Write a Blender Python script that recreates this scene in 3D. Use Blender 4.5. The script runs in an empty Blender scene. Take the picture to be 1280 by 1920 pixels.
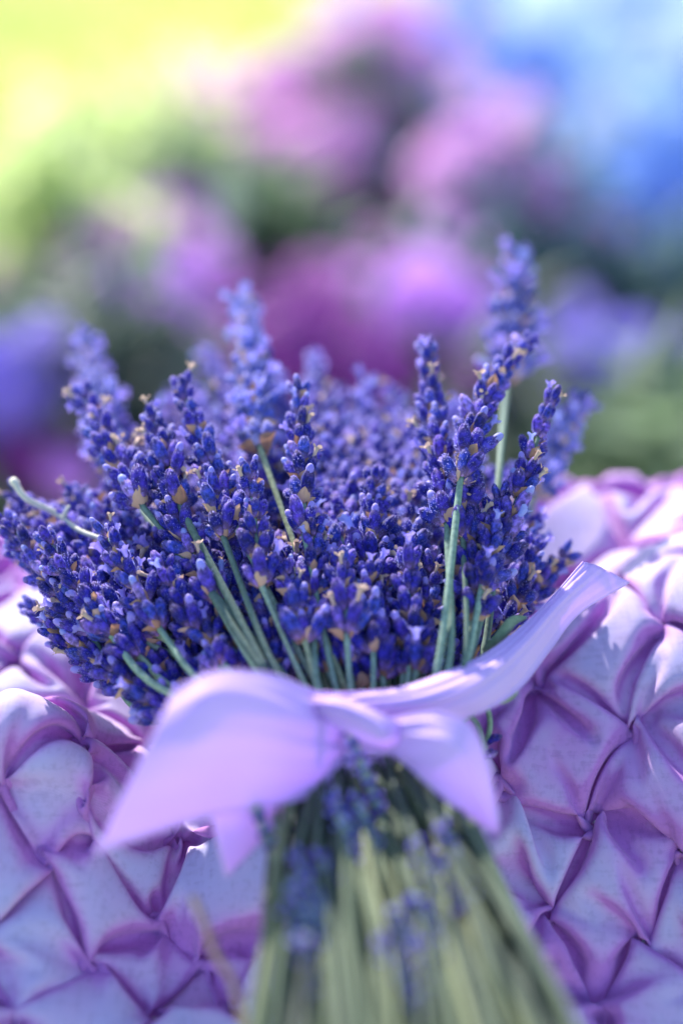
import bpy, math, random
import numpy as np
from mathutils import Vector, Matrix, noise
from mathutils.geometry import delaunay_2d_cdt

random.seed(7); rng = np.random.default_rng(7)
PI = math.pi
scene = bpy.context.scene
col = scene.collection
CM = 0.01                                   # the code counts in centimetres, the scene is in metres

# ---------------------------------------------------------------- camera
CAM = Vector((0, 0, 87.0)); PITCH = math.radians(30); LENS = 60.0; FOCUS = 43.3
FWD = Vector((0, math.cos(PITCH), -math.sin(PITCH))); UP = Vector((0, math.sin(PITCH), math.cos(PITCH)))
PX = 24.0 / LENS / 1280.0
cd = bpy.data.cameras.new('camera'); cam = bpy.data.objects.new('camera', cd); col.objects.link(cam)
cam.location = CAM * CM; cam.rotation_euler = (PI / 2 - PITCH, 0, 0)
cd.sensor_fit = 'VERTICAL'; cd.sensor_height = 36.0; cd.lens = LENS
cd.clip_start = 0.02; cd.clip_end = 300
cd.dof.use_dof = True; cd.dof.focus_distance = FOCUS * CM; cd.dof.aperture_fstop = 2.8; cd.dof.aperture_blades = 0
scene.camera = cam

# ---------------------------------------------------------------- sky, sun, exposure
SUN_EL = math.radians(30); SUN_AZ = math.radians(-22)       # azimuth from +Y, towards -X
w = bpy.data.worlds.new('World'); scene.world = w; w.use_nodes = True
nt = w.node_tree; sky = nt.nodes.new('ShaderNodeTexSky'); sky.sky_type = 'NISHITA'; sky.sun_disc = False
sky.sun_elevation = SUN_EL; sky.sun_rotation = SUN_AZ; sky.air_density = 1.0; sky.dust_density = 0.6; sky.ozone_density = 2.0
nt.links.new(sky.outputs[0], nt.nodes['Background'].inputs[0]); nt.nodes['Background'].inputs[1].default_value = 0.15
sd = bpy.data.lights.new('sun', 'SUN'); sd.energy = 4.4; sd.angle = math.radians(0.6); sd.color = (1.0, 0.95, 0.86)
so = bpy.data.objects.new('sun', sd); col.objects.link(so)
tosun = Vector((math.sin(SUN_AZ) * math.cos(SUN_EL), math.cos(SUN_AZ) * math.cos(SUN_EL), math.sin(SUN_EL)))
so.rotation_euler = tosun.to_track_quat('Z', 'Y').to_euler(); so.location = (0, 3, 4)
scene.view_settings.view_transform = 'Standard'; scene.view_settings.look = 'None'
scene.view_settings.gamma = 1.0; scene.view_settings.exposure = 1.32

# ---------------------------------------------------------------- helpers
def P(px, py, d):
    """photo pixel at distance d (cm, along the view axis) -> a real place in the garden (cm)"""
    return CAM + FWD * d + Vector((1, 0, 0)) * ((px - 640) * PX * d) + UP * ((960 - py) * PX * d)

def mesh(name, verts, faces, mats, smooth=True, fmat=None):
    me = bpy.data.meshes.new(name)
    v = np.asarray(verts, dtype=np.float64) * CM
    me.from_pydata(v.tolist() if len(v) else [], [], faces if isinstance(faces, list) else faces.tolist())
    for m in (mats if isinstance(mats, (list, tuple)) else [mats]): me.materials.append(m)
    if fmat is not None: me.polygons.foreach_set('material_index', list(fmat))
    if smooth: me.polygons.foreach_set('use_smooth', [True] * len(me.polygons))
    me.update(); return me

def link(name, me, parent=None, loc=None, mat=None):
    o = bpy.data.objects.new(name, me); col.objects.link(o)
    if parent is not None: o.parent = parent
    if mat is not None: o.matrix_basis = mat
    elif loc is not None: o.location = Vector(loc) * CM
    return o

def thing(name, label, cat, loc, group=None):
    o = bpy.data.objects.new(name, None); col.objects.link(o); o.empty_display_size = 0.01
    o.location = Vector(loc) * CM; o['label'] = label; o['category'] = cat
    if group: o['group'] = group
    return o

def catmull(pts, n):
    """smooth curve through the points, n samples a span"""
    p = [np.array(q, float) for q in pts]; p = [2 * p[0] - p[1]] + p + [2 * p[-1] - p[-2]]
    out = []
    for i in range(1, len(p) - 2):
        for k in range(n):
            t = k / n
            out.append(.5 * ((2 * p[i]) + (-p[i-1] + p[i+1]) * t + (2*p[i-1] - 5*p[i] + 4*p[i+1] - p[i+2]) * t*t
                             + (-p[i-1] + 3*p[i] - 3*p[i+1] + p[i+2]) * t**3))
    out.append(p[-2]); return np.array(out)

def tube(path, radii, seg=8):
    path = np.asarray(path, float); n = len(path)
    tan = np.gradient(path, axis=0); tan /= np.linalg.norm(tan, axis=1)[:, None] + 1e-9
    ref = np.array([0.31, 0.2, 0.93]); V = []; F = []
    a = np.cross(tan[0], ref); a /= np.linalg.norm(a)
    for i in range(n):
        a = a - tan[i] * a.dot(tan[i]); a /= np.linalg.norm(a) + 1e-9
        b = np.cross(tan[i], a); r = radii[i] if hasattr(radii, '__len__') else radii
        for k in range(seg):
            th = 2 * PI * k / seg; V.append(path[i] + r * (math.cos(th) * a + math.sin(th) * b))
    for i in range(n - 1):
        for k in range(seg):
            F.append((i*seg + k, i*seg + (k+1) % seg, (i+1)*seg + (k+1) % seg, (i+1)*seg + k))
    F.append(tuple(range(seg))[::-1]); F.append(tuple((n-1)*seg + k for k in range(seg)))
    return np.array(V), F

class Bag:
    """collects shapes into one mesh"""
    def __init__(s): s.v = []; s.f = []; s.m = []; s.n = 0
    def add(s, v, f, m=0):
        v = np.asarray(v, float); s.v.append(v); s.f += [tuple(int(i) + s.n for i in q) for q in f]; s.m += [m] * len(f); s.n += len(v)
    def mesh(s, name, mats, smooth=True): return mesh(name, np.concatenate(s.v), s.f, mats, smooth, s.m)

def frame_from(z, twist=0.0):
    z = Vector(z).normalized(); x = z.cross(Vector((0.13, 0.29, 0.95)));
    if x.length < 1e-3: x = Vector((1, 0, 0))
    x.normalize(); y = z.cross(x)
    M = Matrix((x, y, z)).transposed()
    return M @ Matrix.Rotation(twist, 3, 'Z')

# ---------------------------------------------------------------- materials
class N:
    def __init__(s, name):
        s.m = bpy.data.materials.new(name); s.m.use_nodes = True; s.t = s.m.node_tree; s.t.nodes.clear()
        s.out = s.n('ShaderNodeOutputMaterial'); s.b = s.n('ShaderNodeBsdfPrincipled'); s.l(s.b, 0, s.out, 0)
    def n(s, ty, **k):
        q = s.t.nodes.new(ty)
        for a, v in k.items(): setattr(q, a, v)
        return q
    def l(s, a, i, b, j): s.t.links.new(a.outputs[i], b.inputs[j])
    def obj(s, sc=None):
        tc = s.n('ShaderNodeTexCoord'); mp = s.n('ShaderNodeMapping'); s.l(tc, 'Object', mp, 0)
        if sc: mp.inputs['Scale'].default_value = sc
        return mp
    def noise(s, src, scale, detail=3, rough=.55):
        q = s.n('ShaderNodeTexNoise'); q.inputs['Scale'].default_value = scale; q.inputs['Detail'].default_value = detail
        q.inputs['Roughness'].default_value = rough; s.l(src, 0, q, 'Vector'); return q
    def ramp(s, src, i, stops):
        q = s.n('ShaderNodeValToRGB'); s.l(src, i, q, 0); e = q.color_ramp.elements
        while len(e) < len(stops): e.new(.5)
        for k, (p, c) in enumerate(stops): e[k].position = p; e[k].color = (*c, 1)
        return q
    def mix(s, f, a, b, mode='MIX'):
        q = s.n('ShaderNodeMix', data_type='RGBA', blend_type=mode)
        for sock, v in ((q.inputs[0], f), (q.inputs[6], a), (q.inputs[7], b)):
            if isinstance(v, tuple) and len(v) == 2: s.t.links.new(v[0].outputs[v[1]], sock)
            elif isinstance(v, tuple): sock.default_value = (*v, 1)
            else: sock.default_value = v
        return q
    def bump(s, src, i, strength, dist):
        q = s.n('ShaderNodeBump'); q.inputs['Strength'].default_value = strength; q.inputs['Distance'].default_value = dist
        s.l(src, i, q, 'Height'); s.l(q, 0, s.b, 'Normal'); return q
    def translucent(s, colsrc, amount):
        tr = s.n('ShaderNodeBsdfTranslucent'); mx = s.n('ShaderNodeMixShader'); mx.inputs[0].default_value = amount
        if isinstance(colsrc[0], (int, float)): tr.inputs[0].default_value = (*colsrc, 1)
        else: s.t.links.new(colsrc[0].outputs[colsrc[1]], tr.inputs[0])
        s.l(s.b, 0, mx, 1); s.l(tr, 0, mx, 2); s.l(mx, 0, s.out, 0)
    def set(s, **k):
        for a, v in k.items():
            i = s.b.inputs[a.replace('_', ' ')]
            i.default_value = (*v, 1) if isinstance(v, tuple) else v

def simple_mat(name, stops, scale=40, rough=.7, trans=0.0, bump=.3, bdist=.001, sheen=0.0, by_object=False):
    s = N(name); o = s.obj(); nz = s.noise(o, scale, 4)
    if by_object:
        oi = s.n('ShaderNodeObjectInfo'); ad = s.n('ShaderNodeMath', operation='MULTIPLY_ADD')
        s.l(oi, 'Random', ad, 0); ad.inputs[1].default_value = .6; ml = s.n('ShaderNodeMath', operation='MULTIPLY'); ml.inputs[1].default_value = .55
        s.l(nz, 0, ml, 0); s.l(ml, 0, ad, 2); r = s.ramp(ad, 0, stops)
    else: r = s.ramp(nz, 0, stops)
    s.l(r, 0, s.b, 'Base Color'); s.set(Roughness=rough, Sheen_Weight=sheen)
    if bump: s.bump(nz, 0, bump, bdist)
    if trans: s.translucent((r, 0), trans)
    return s.m

# calyx: pleated, velvety, violet-blue with a paler pinkish foot; length runs along local z (0..6 mm)
def calyx_mat(name, deep, lilac, foot):
    s = N(name); tc = s.n('ShaderNodeTexCoord'); sep = s.n('ShaderNodeSeparateXYZ'); s.l(tc, 'Object', sep, 0)
    mr = s.n('ShaderNodeMapRange'); s.l(sep, 'Z', mr, 0); mr.inputs[1].default_value = 0.0; mr.inputs[2].default_value = 0.0070
    nz = s.n('ShaderNodeTexNoise'); nz.inputs['Scale'].default_value = 700; nz.inputs['Detail'].default_value = 3; s.l(tc, 'Object', nz, 'Vector')
    ad = s.n('ShaderNodeMath', operation='MULTIPLY_ADD'); s.l(nz, 0, ad, 0); ad.inputs[1].default_value = .35; s.l(mr, 0, ad, 2)
    oi = s.n('ShaderNodeObjectInfo')
    tone = s.ramp(oi, 'Random', [(0.0, tuple(.55*c for c in deep)), (.18, deep), (.40, tuple(.55*a + .45*b for a, b in zip(deep, lilac))), (.60, deep), (.78, (.05, .08, .46)), (.92, lilac), (1.0, (.40, .26, .70))])
    r = s.ramp(ad, 0, [(.16, (1, 1, 1)), (.56, (0, 0, 0)), (.90, (0, 0, 0)), (1.0, (.28, .28, .28))])
    mx = s.mix((r, 0), (tone, 0), foot)
    sp = s.ramp(nz, 0, [(.40, (.40, .40, .42)), (.62, (1.6, 1.6, 1.7))]); m2 = s.mix(.85, (mx, 2), (sp, 0), 'MULTIPLY')
    s.l(m2, 2, s.b, 'Base Color'); s.set(Roughness=.75, Sheen_Weight=.35, Sheen_Roughness=.3, Sheen_Tint=(.35, .4, 1.0))
    s.bump(nz, 0, .35, .00015); s.translucent((m2, 2), .28); return s.m

M_CALYX = calyx_mat('calyx', (.018, .014, .30), (.12, .055, .50), (.46, .26, .52))
M_BACKLIT = calyx_mat('calyx_backlit', (.13, .13, .46), (.34, .30, .68), (.58, .48, .58))  # paler calyx copy for the back heads, their backlight put into the colour
M_HAIR = simple_mat('calyx_hair', [(0, (.30, .32, .88)), (1, (.55, .50, .96))], 300, .6, .55, 0)
M_COROLLA = simple_mat('corolla', [(0, (.20, .19, .70)), (.6, (.40, .30, .85)), (1, (.30, .40, .85))], 260, .6, .3, .2, .0002, .3, True)
M_WITHER = simple_mat('withered_corolla', [(.2, (.50, .33, .26)), (.8, (.68, .52, .45))], 300, .8, .2, .3, .0002)
M_BRACT = simple_mat('bract', [(.15, (.26, .11, .07)), (.5, (.56, .30, .19)), (.9, (.74, .48, .34))], 260, .75, .25, .5, .0003, .2, True)
def stem_mat(name, tones):
    s = N(name); oi = s.n('ShaderNodeObjectInfo'); o = s.obj(); nz = s.noise(o, 900, 3)
    n2 = s.noise(o, 25, 2)
    r = s.ramp(oi, 'Random', tones)
    r2 = s.ramp(nz, 0, [(.35, (.60, .65, .68)), (.62, (1.12, 1.14, 1.2))]); m = s.mix(.8, (r, 0), (r2, 0), 'MULTIPLY')
    r3 = s.ramp(n2, 0, [(.3, (.8, .85, .85)), (.7, (1.1, 1.08, 1.0))]); m2 = s.mix(.8, (m, 2), (r3, 0), 'MULTIPLY')
    s.l(m2, 2, s.b, 'Base Color'); s.set(Roughness=.75, Sheen_Weight=.12, Sheen_Roughness=.4, Sheen_Tint=(.7, .95, .95)); s.bump(nz, 0, .5, .0002)
    return s.m
M_STEM = stem_mat('stem', [(0, (.10, .15, .12)), (.3, (.18, .27, .21)), (.7, (.26, .36, .28)), (1, (.34, .38, .22))])
M_SHADED_OLIVE = stem_mat('shaded_olive_stem', [(0, (.03, .04, .03)), (.35, (.07, .10, .06)), (.7, (.12, .155, .085)), (1, (.22, .23, .10))])  # olive stem copy, its tones darkened to offset the sun on the lower stalks
M_TWIG = simple_mat('pale_twig', [(.3, (.48, .46, .36)), (.7, (.64, .60, .50))], 300, .8, 0, .4, .0003, .3)
M_DRY = simple_mat('dry_stem', [(.3, (.42, .23, .17)), (.7, (.55, .34, .24))], 200, .8, 0, .4, .0003)
M_LEAFLET = simple_mat('lavender_leaf', [(.3, (.12, .20, .10)), (.7, (.25, .33, .2))], 500, .8, .1, .4, .0003, .5)
M_THREAD = simple_mat('thread', [(0, (.7, .66, .72)), (1, (.85, .8, .85))], 900, .7, 0, .4, .0002)

def cloth_mat():
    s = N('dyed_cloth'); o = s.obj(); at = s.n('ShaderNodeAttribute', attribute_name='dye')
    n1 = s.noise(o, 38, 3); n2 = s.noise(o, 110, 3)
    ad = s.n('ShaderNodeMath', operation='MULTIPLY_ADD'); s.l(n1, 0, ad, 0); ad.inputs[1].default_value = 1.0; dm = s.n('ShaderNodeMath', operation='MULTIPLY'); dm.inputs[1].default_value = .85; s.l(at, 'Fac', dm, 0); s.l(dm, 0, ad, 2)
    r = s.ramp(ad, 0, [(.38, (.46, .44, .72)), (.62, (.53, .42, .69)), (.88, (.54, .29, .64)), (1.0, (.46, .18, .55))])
    # woven threads
    wx = s.obj((1, 1, 1)); g = []
    for rot in ('X', 'Y'):
        wv = s.n('ShaderNodeTexWave', wave_type='BANDS', bands_direction=rot); wv.inputs['Scale'].default_value = 900; wv.inputs['Distortion'].default_value = 1.2
        wv.inputs['Detail'].default_value = 1.5; wv.inputs['Detail Scale'].default_value = .3
        s.l(wx, 0, wv, 'Vector'); g.append(wv)
    wm = s.n('ShaderNodeMath', operation='ADD'); s.l(g[0], 1, wm, 0); s.l(g[1], 1, wm, 1)
    sl = s.obj((45, 700, 700)); sn = s.noise(sl, 1, 3); sl2 = s.obj((700, 45, 700)); sn2 = s.noise(sl2, 1, 3)
    sa = s.n('ShaderNodeMath', operation='ADD'); s.l(sn, 0, sa, 0); s.l(sn2, 0, sa, 1)
    fr = s.ramp(sa, 0, [(.74, (.85, .84, .88)), (1.02, (1.08, 1.08, 1.07))])
    m = s.mix(.75, (r, 0), (fr, 0), 'MULTIPLY')
    s.l(m, 2, s.b, 'Base Color'); s.set(Roughness=.85, Sheen_Weight=.25, Sheen_Roughness=.5, Sheen_Tint=(.9, .8, 1.0))
    tot = s.n('ShaderNodeMath', operation='MULTIPLY_ADD'); s.l(wm, 0, tot, 0); tot.inputs[1].default_value = .35; s.l(sa, 0, tot, 2)
    s.bump(tot, 0, .35, .00035); s.translucent((m, 2), .16); return s.m
M_CLOTH = cloth_mat()

def satin_mat():
    s = N('satin'); o = s.obj(); n1 = s.noise(o, 30, 2)
    r = s.ramp(n1, 0, [(.25, (.78, .55, .95)), (.75, (.85, .64, .96))]); s.l(r, 0, s.b, 'Base Color')
    s.set(Roughness=.6, Specular_IOR_Level=.2, Sheen_Weight=.3, Sheen_Roughness=.3, Sheen_Tint=(.95, .85, 1.0), Anisotropic=.5)
    mp = s.obj((1, .35, .35)); wv = s.n('ShaderNodeTexWave', wave_type='BANDS', bands_direction='DIAGONAL'); wv.inputs['Scale'].default_value = 420
    wv.inputs['Distortion'].default_value = .6; s.l(mp, 0, wv, 'Vector'); s.bump(wv, 1, .22, .0002)
    tc2 = s.mix(.6, (r, 0), (.62, .34, .98)); s.translucent((tc2, 2), .36); return s.m
M_SATIN = satin_mat()

# ---------------------------------------------------------------- the smocked cushion
ctrl = [(1290,1920,41.6),(1290,1650,42.8),(1290,1400,44.2),(1290,1150,46),(1290,1050,48.3),(1270,1020,50.8),(1150,1105,50),(1020,1185,49.3),
        (1040,1180,47),(1050,1300,45.6),(1030,1500,44),(1030,1750,42.6),(1080,1920,41.6),
        (860,1450,43.6),(820,1920,40.6),(700,1530,42.8),(700,1700,41.4),(700,1920,39.9),(560,1530,43.0),(560,1920,40.2),
        (700,1250,47.5),(500,1250,47.8),(850,1250,47.5),(700,1150,50.0),(300,1200,49.2),
        (0,1372,42.6),(100,1400,42.6),(190,1500,42.7),(225,1640,42.8),(0,1500,42.3),(0,1700,41.2),(0,1920,39.8),(200,1920,40.6),(400,1920,40.9),
        (330,1720,42.6),(20,1360,46.6),(0,1270,47.8),(30,1205,49.4),(130,1330,47.4),(200,1240,48.6),(260,1420,46.6),(330,1560,44.6),(-100,1205,49.4),(-100,1400,43),
        (430,1400,45.6)]
cp = np.array([list(P(*c)) for c in ctrl])
extra = [(-19,20,52),(19,20,52.5),(0,19,52.5),(-19,30,56.5),(19,30,57),(-19,38,59),(19,38,60.5),(-19,50,56.5),(19,50,59),(0,50,56.5),(10,50,59.5),(-10,50,57),(-17,44,59.2),(17,44,61.5),(0,45.5,59.8),(6,45.5,60.6),(-7,45.5,59.0),(-12,24,53.5),(12,24,54),(0,24,54.6)]
cp = np.vstack([cp, np.array(extra, float)])
def kern(a, b):
    r = np.sqrt(((a[:, None, :2] - b[None, :, :2])**2).sum(-1)) + 1e-6
    return r**2 * np.log(r)
K_ = kern(cp, cp) + np.eye(len(cp)) * .12; Q = np.c_[np.ones(len(cp)), cp[:, :2]]
A_ = np.block([[K_, Q], [Q.T, np.zeros((3, 3))]]); sol = np.linalg.solve(A_, np.r_[cp[:, 2], 0, 0, 0])
def base_z(x, y):
    sh = np.shape(x); p = np.c_[np.ravel(x), np.ravel(y)]; out = np.empty(len(p))
    for i in range(0, len(p), 20000):
        q = p[i:i+20000]; out[i:i+20000] = kern(q, cp) @ sol[:-3] + sol[-3] + q @ sol[-2:]
    return out.reshape(sh)
def hit(px, py):
    a = None
    ds = np.linspace(36, 56, 400); pts = np.array([list(P(px, py, d)) for d in ds]); bz = base_z(pts[:, 0], pts[:, 1])
    k = np.argmax(pts[:, 2] < bz); return pts[k] if pts[k, 2] < bz[k] else None
kn_px = [(1190,1370),(1240,1190),(1010,1290),(1115,1545),(1022,1708),(1205,1770),(1277,1600),(928,1482),(1060,1120),(1175,1040),(1120,1900),(1270,1030),
         (85,1615),(300,1745),(160,1812),(5,1455),(432,1905),(160,1412),(-40,1760),(330,1590),(30,1250),(20,1915),(290,1915),(1275,1420),(935,1640),(520,1760),(930,1890),(60,1530),(215,1690),(110,1715),(20,1680),(235,1860),(90,1870),(375,1815),(165,1535),(345,1670),(1150,1650),(1240,1480),(1080,1800)]
knots = []
for k in kn_px:
    h_ = hit(*k)
    if h_ is not None and all(math.hypot(h_[0]-q[0], h_[1]-q[1]) > (1.25 if k[0] < 450 else 1.6) for q in knots): knots.append((h_[0], h_[1]))
n_vis = len(knots)
for _ in range(9000):
    c = (rng.uniform(-19, 19), rng.uniform(19, 49))
    if min((c[0]-k[0])**2 + (c[1]-k[1])**2 for k in knots) > 2.05**2: knots.append(c)
kn = np.array(knots)
def smock(kn, x0, x1, y0, y1, f=1.47, levels=((.42, 260), (.21, 260), (.13, 160)), seed=3):
    """a real gathered cloth: a sheet f times larger than its place, drawn together at every stitch, relaxed until it buckles"""
    rg = np.random.default_rng(seed)
    inn = [k for k in kn if x0+.8 < k[0] < x1-.8 and y0+.8 < k[1] < y1-.8]
    tw = rg.uniform(.5, 1.15, len(inn))*rg.choice([-1, 1], len(inn), p=[.25, .75]); a0 = rg.uniform(0, 6.28, len(inn)); narm = rg.choice([5, 6], len(inn)); rgather = rg.uniform(.62, .82, len(inn))
    X = None
    for li, (h, its) in enumerate(levels):
        nx = int(round((x1-x0)*f/h))+1; ny = int(round((y1-y0)*f/h))+1
        u = np.linspace(x0, x1, nx); v = np.linspace(y0, y1, ny); U, V = np.meshgrid(u, v)
        hx = (x1-x0)*f/(nx-1); hy = (y1-y0)*f/(ny-1)
        if X is None:
            X = np.stack([U, V, .25+.12*rg.normal(size=U.shape)], -1)
            d = np.full(U.shape, 9.)
            for k in inn: d = np.minimum(d, np.hypot(U-k[0], V-k[1]))
            X[..., 2] = .1+.5*np.clip(d/1.3, 0, 1)+.10*rg.normal(size=U.shape)
        else:
            py, px = X.shape[:2]; iu = np.linspace(0, px-1, nx); iv = np.linspace(0, py-1, ny)
            a = np.clip(iu.astype(int), 0, px-2); b = np.clip(iv.astype(int), 0, py-2); fu = (iu-a)[None, :, None]; fv = (iv-b)[:, None, None]
            X = (X[b][:, a]*(1-fu)+X[b][:, a+1]*fu)*(1-fv)+(X[b+1][:, a]*(1-fu)+X[b+1][:, a+1]*fu)*fv
        # stitches: which sheet points go where
        gi = []; gt = []
        for k, t, a, n, rr in zip(inn, tw, a0, narm, rgather):
            j = int(round((k[0]-x0)/(x1-x0)*(nx-1))); i = int(round((k[1]-y0)/(y1-y0)*(ny-1))); gi.append((i, j)); gt.append((k[0], k[1], .02))
            for q in range(n):
                th = a+2*np.pi*q/n; rx = rr/ f
                jj = int(round((k[0]+rx*np.cos(th)-x0)/(x1-x0)*(nx-1))); ii = int(round((k[1]+rx*np.sin(th)-y0)/(y1-y0)*(ny-1)))
                if (ii, jj) in gi: continue
                gi.append((ii, jj)); gt.append((k[0]+.085*np.cos(th+t), k[1]+.085*np.sin(th+t), .03))
        gi = np.array(gi); gt = np.array(gt)
        W = np.ones(X.shape[:2]); 
        edge = np.zeros_like(W, bool); edge[0] = edge[-1] = True; edge[:, 0] = edge[:, -1] = True
        EX = np.stack([U, V, np.full_like(U, .3)], -1)
        Vel = np.zeros_like(X)
        def con(A, B, L, s, only_stretch=False):
            d = B-A; l = np.sqrt((d*d).sum(-1, keepdims=True))+1e-9; c = (l-L)/l*.5*s
            if only_stretch == 1: c = np.maximum(c, 0)
            if only_stretch == 2: c = np.minimum(c, 0)
            A += d*c; B -= d*c
        hd = np.hypot(hx, hy)
        for it in range(its):
            w = min(1, it/(its*.35)) if li == 0 else 1
            Vel *= .93; Vel[..., 2] += .0012*(h/.2)
            Vel += rg.normal(size=X.shape)*.001*(1-it/its)
            P = X+Vel
            for _ in range(2):
                for s in (0, 1):
                    con(P[:, s:-1:2], P[:, s+1::2][:, :P[:, s:-1:2].shape[1]], hx, 1.0); con(P[s:-1:2], P[s+1::2][:P[s:-1:2].shape[0]], hy, 1.0)
                for s in (0, 1):
                    A = P[s:-1:2, :-1]; B = P[s+1::2, 1:][:A.shape[0]]
                    for t in (0, 1): con(A[:, t::2], B[:, t::2], hd, .35)
                    A = P[s:-1:2, 1:]; B = P[s+1::2, :-1][:A.shape[0]]
                    for t in (0, 1): con(A[:, t::2], B[:, t::2], hd, .35)
                for (g, st) in ((2, .10), (4, .03)):
                    for s in range(0, g*2, g):
                        for o in range(g):
                            A = P[:, s+o:-g:2*g]; B = P[:, s+o+g::2*g][:, :A.shape[1]]; con(A, B, hx*g, st, 2)
                            A = P[s+o:-g:2*g]; B = P[s+o+g::2*g][:A.shape[0]]; con(A, B, hy*g, st, 2)
                P[..., 2] = np.maximum(P[..., 2], 0)+np.minimum(P[..., 2], 0)*.2
                P[gi[:, 0], gi[:, 1]] = P[gi[:, 0], gi[:, 1]]*(1-w)+gt*w
                P[edge] = EX[edge]
            P[..., 2] = np.where(P[..., 2] > .85, .85+(P[..., 2]-.85)*.6, P[..., 2])
            Vel = np.clip(P-X, -.06, .06); X = P
    return X, inn

PXR = (-11.2, 11.2, 25.5, 47.6)
SX, inn = smock([tuple(k) for k in kn], *PXR)
def lift(q):
    """lay a flat sheet (x, y, height) on the cushion's swelling top"""
    x, y, h = q[..., 0], q[..., 1], q[..., 2]; e = .15; z = base_z(x, y); gx_ = (base_z(x+e, y)-z)/e; gy_ = (base_z(x, y+e)-z)/e
    l = np.sqrt(1+gx_**2+gy_**2); return np.stack([x-gx_/l*h, y-gy_/l*h, z+h/l], -1)
L3 = lift(SX); py_, px_ = SX.shape[:2]; I = np.arange(px_*py_).reshape(py_, px_)
PF = np.stack([I[:-1, :-1], I[:-1, 1:], I[1:, 1:], I[1:, :-1]], -1).reshape(-1, 4)
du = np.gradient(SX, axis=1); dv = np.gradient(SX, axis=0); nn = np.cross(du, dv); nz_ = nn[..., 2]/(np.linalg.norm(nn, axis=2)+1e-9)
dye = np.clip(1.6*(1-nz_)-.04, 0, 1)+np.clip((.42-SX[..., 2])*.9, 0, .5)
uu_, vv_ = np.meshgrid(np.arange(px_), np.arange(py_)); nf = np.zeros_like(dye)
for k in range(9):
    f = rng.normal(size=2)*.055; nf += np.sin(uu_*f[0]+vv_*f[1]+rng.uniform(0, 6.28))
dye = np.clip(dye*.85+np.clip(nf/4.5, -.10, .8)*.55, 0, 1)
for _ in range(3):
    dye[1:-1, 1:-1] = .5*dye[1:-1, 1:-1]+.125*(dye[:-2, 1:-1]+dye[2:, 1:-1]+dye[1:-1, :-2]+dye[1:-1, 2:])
# beyond the gathered top the same cover runs on, plainly puckered, over the edge and down to the grass
gx = np.linspace(-19, 19, 120); gy = np.linspace(18, 50, 100); X, Y = np.meshgrid(gx, gy); Zb = base_z(X, Y)
d1 = np.full_like(X, 99.)
for k in kn: d1 = np.minimum(d1, np.hypot(X-k[0], Y-k[1]))
dout = np.maximum(np.maximum(PXR[0]-X, X-PXR[1]), np.maximum(PXR[2]-Y, Y-PXR[3]))
H = .40*(1-np.exp(-(d1/1.3)**2))*np.clip(dout/1.2, 0, 1)+.25
edge = np.minimum(np.minimum(X+19, 19-X), np.minimum(Y-18, 50-Y)); rnd = np.clip(edge/2.6, 0, 1); drop = 2.6*(1-np.sqrt(1-(1-rnd)**2))
ny, nx = X.shape; idx = np.arange(nx*ny).reshape(ny, nx); top = np.stack([X, Y, Zb+H*rnd-drop], -1).reshape(-1, 3)
F = np.stack([idx[:-1, :-1], idx[:-1, 1:], idx[1:, 1:], idx[1:, :-1]], -1).reshape(-1, 4)
F = F[(dout.ravel()[F] > -.45).any(1)]
ring = np.concatenate([idx[0, :-1], idx[:-1, -1], idx[-1, :0:-1], idx[:0:-1, 0]]); V = [top]; prev = ring; ncount = len(top); F = [F]; dyes = [np.full(len(top), .35)]
rp = top[ring]; outw = rp[:, :2]-np.array([0, 34]); outw /= np.linalg.norm(outw, axis=1)[:, None]
for k in range(1, 26):
    f = k/25; z = rp[:, 2]*(1-f)+.2*f; wob = np.sin(np.arange(len(ring))*.31)*.6*f+np.sin(np.arange(len(ring))*.147+1)*.8*f
    V.append(np.c_[rp[:, :2]+outw*(1.8*np.sin(f*PI)+wob)[:, None], z]); cur = np.arange(ncount, ncount+len(ring)); ncount += len(ring)
    F.append(np.stack([prev, cur, np.roll(cur, -1), np.roll(prev, -1)], -1)); prev = cur; dyes.append(np.full(len(ring), .3+.2*np.sin(k)))
cushion = thing('smocked_cushion', 'lilac hand-smocked cloth cushion with puckered folds under the lavender bouquet', 'cushion', (0, 34, 0))
def cover(name, V, F, dy, sub):
    me = mesh(name, V-np.array([0, 34, 0]), F, M_CLOTH); at = me.attributes.new('dye', 'FLOAT', 'POINT'); at.data.foreach_set('value', dy.astype(np.float32))
    o = link(name, me, cushion)
    if sub: md = o.modifiers.new('smooth', 'SUBSURF'); md.levels = md.render_levels = 1
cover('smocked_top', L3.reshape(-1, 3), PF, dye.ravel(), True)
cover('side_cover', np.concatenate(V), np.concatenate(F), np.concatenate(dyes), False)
sb = Bag()
for k in range(3):          # the little stitches that hold every pucker
    a = k*PI/3; pth = [(-.07*math.cos(a), -.07*math.sin(a), -.02), (0, 0, .045+.01*k), (.07*math.cos(a), .07*math.sin(a), -.02)]
    sb.add(*tube(catmull(pth, 4), .016, 5))
stitch_me = sb.mesh('stitch', [M_THREAD])
for k in inn:
    q = lift(np.array([[k[0], k[1], .05]]))[0]; link('stitch', stitch_me, cushion, (q[0], q[1]-34, q[2]))

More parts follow.
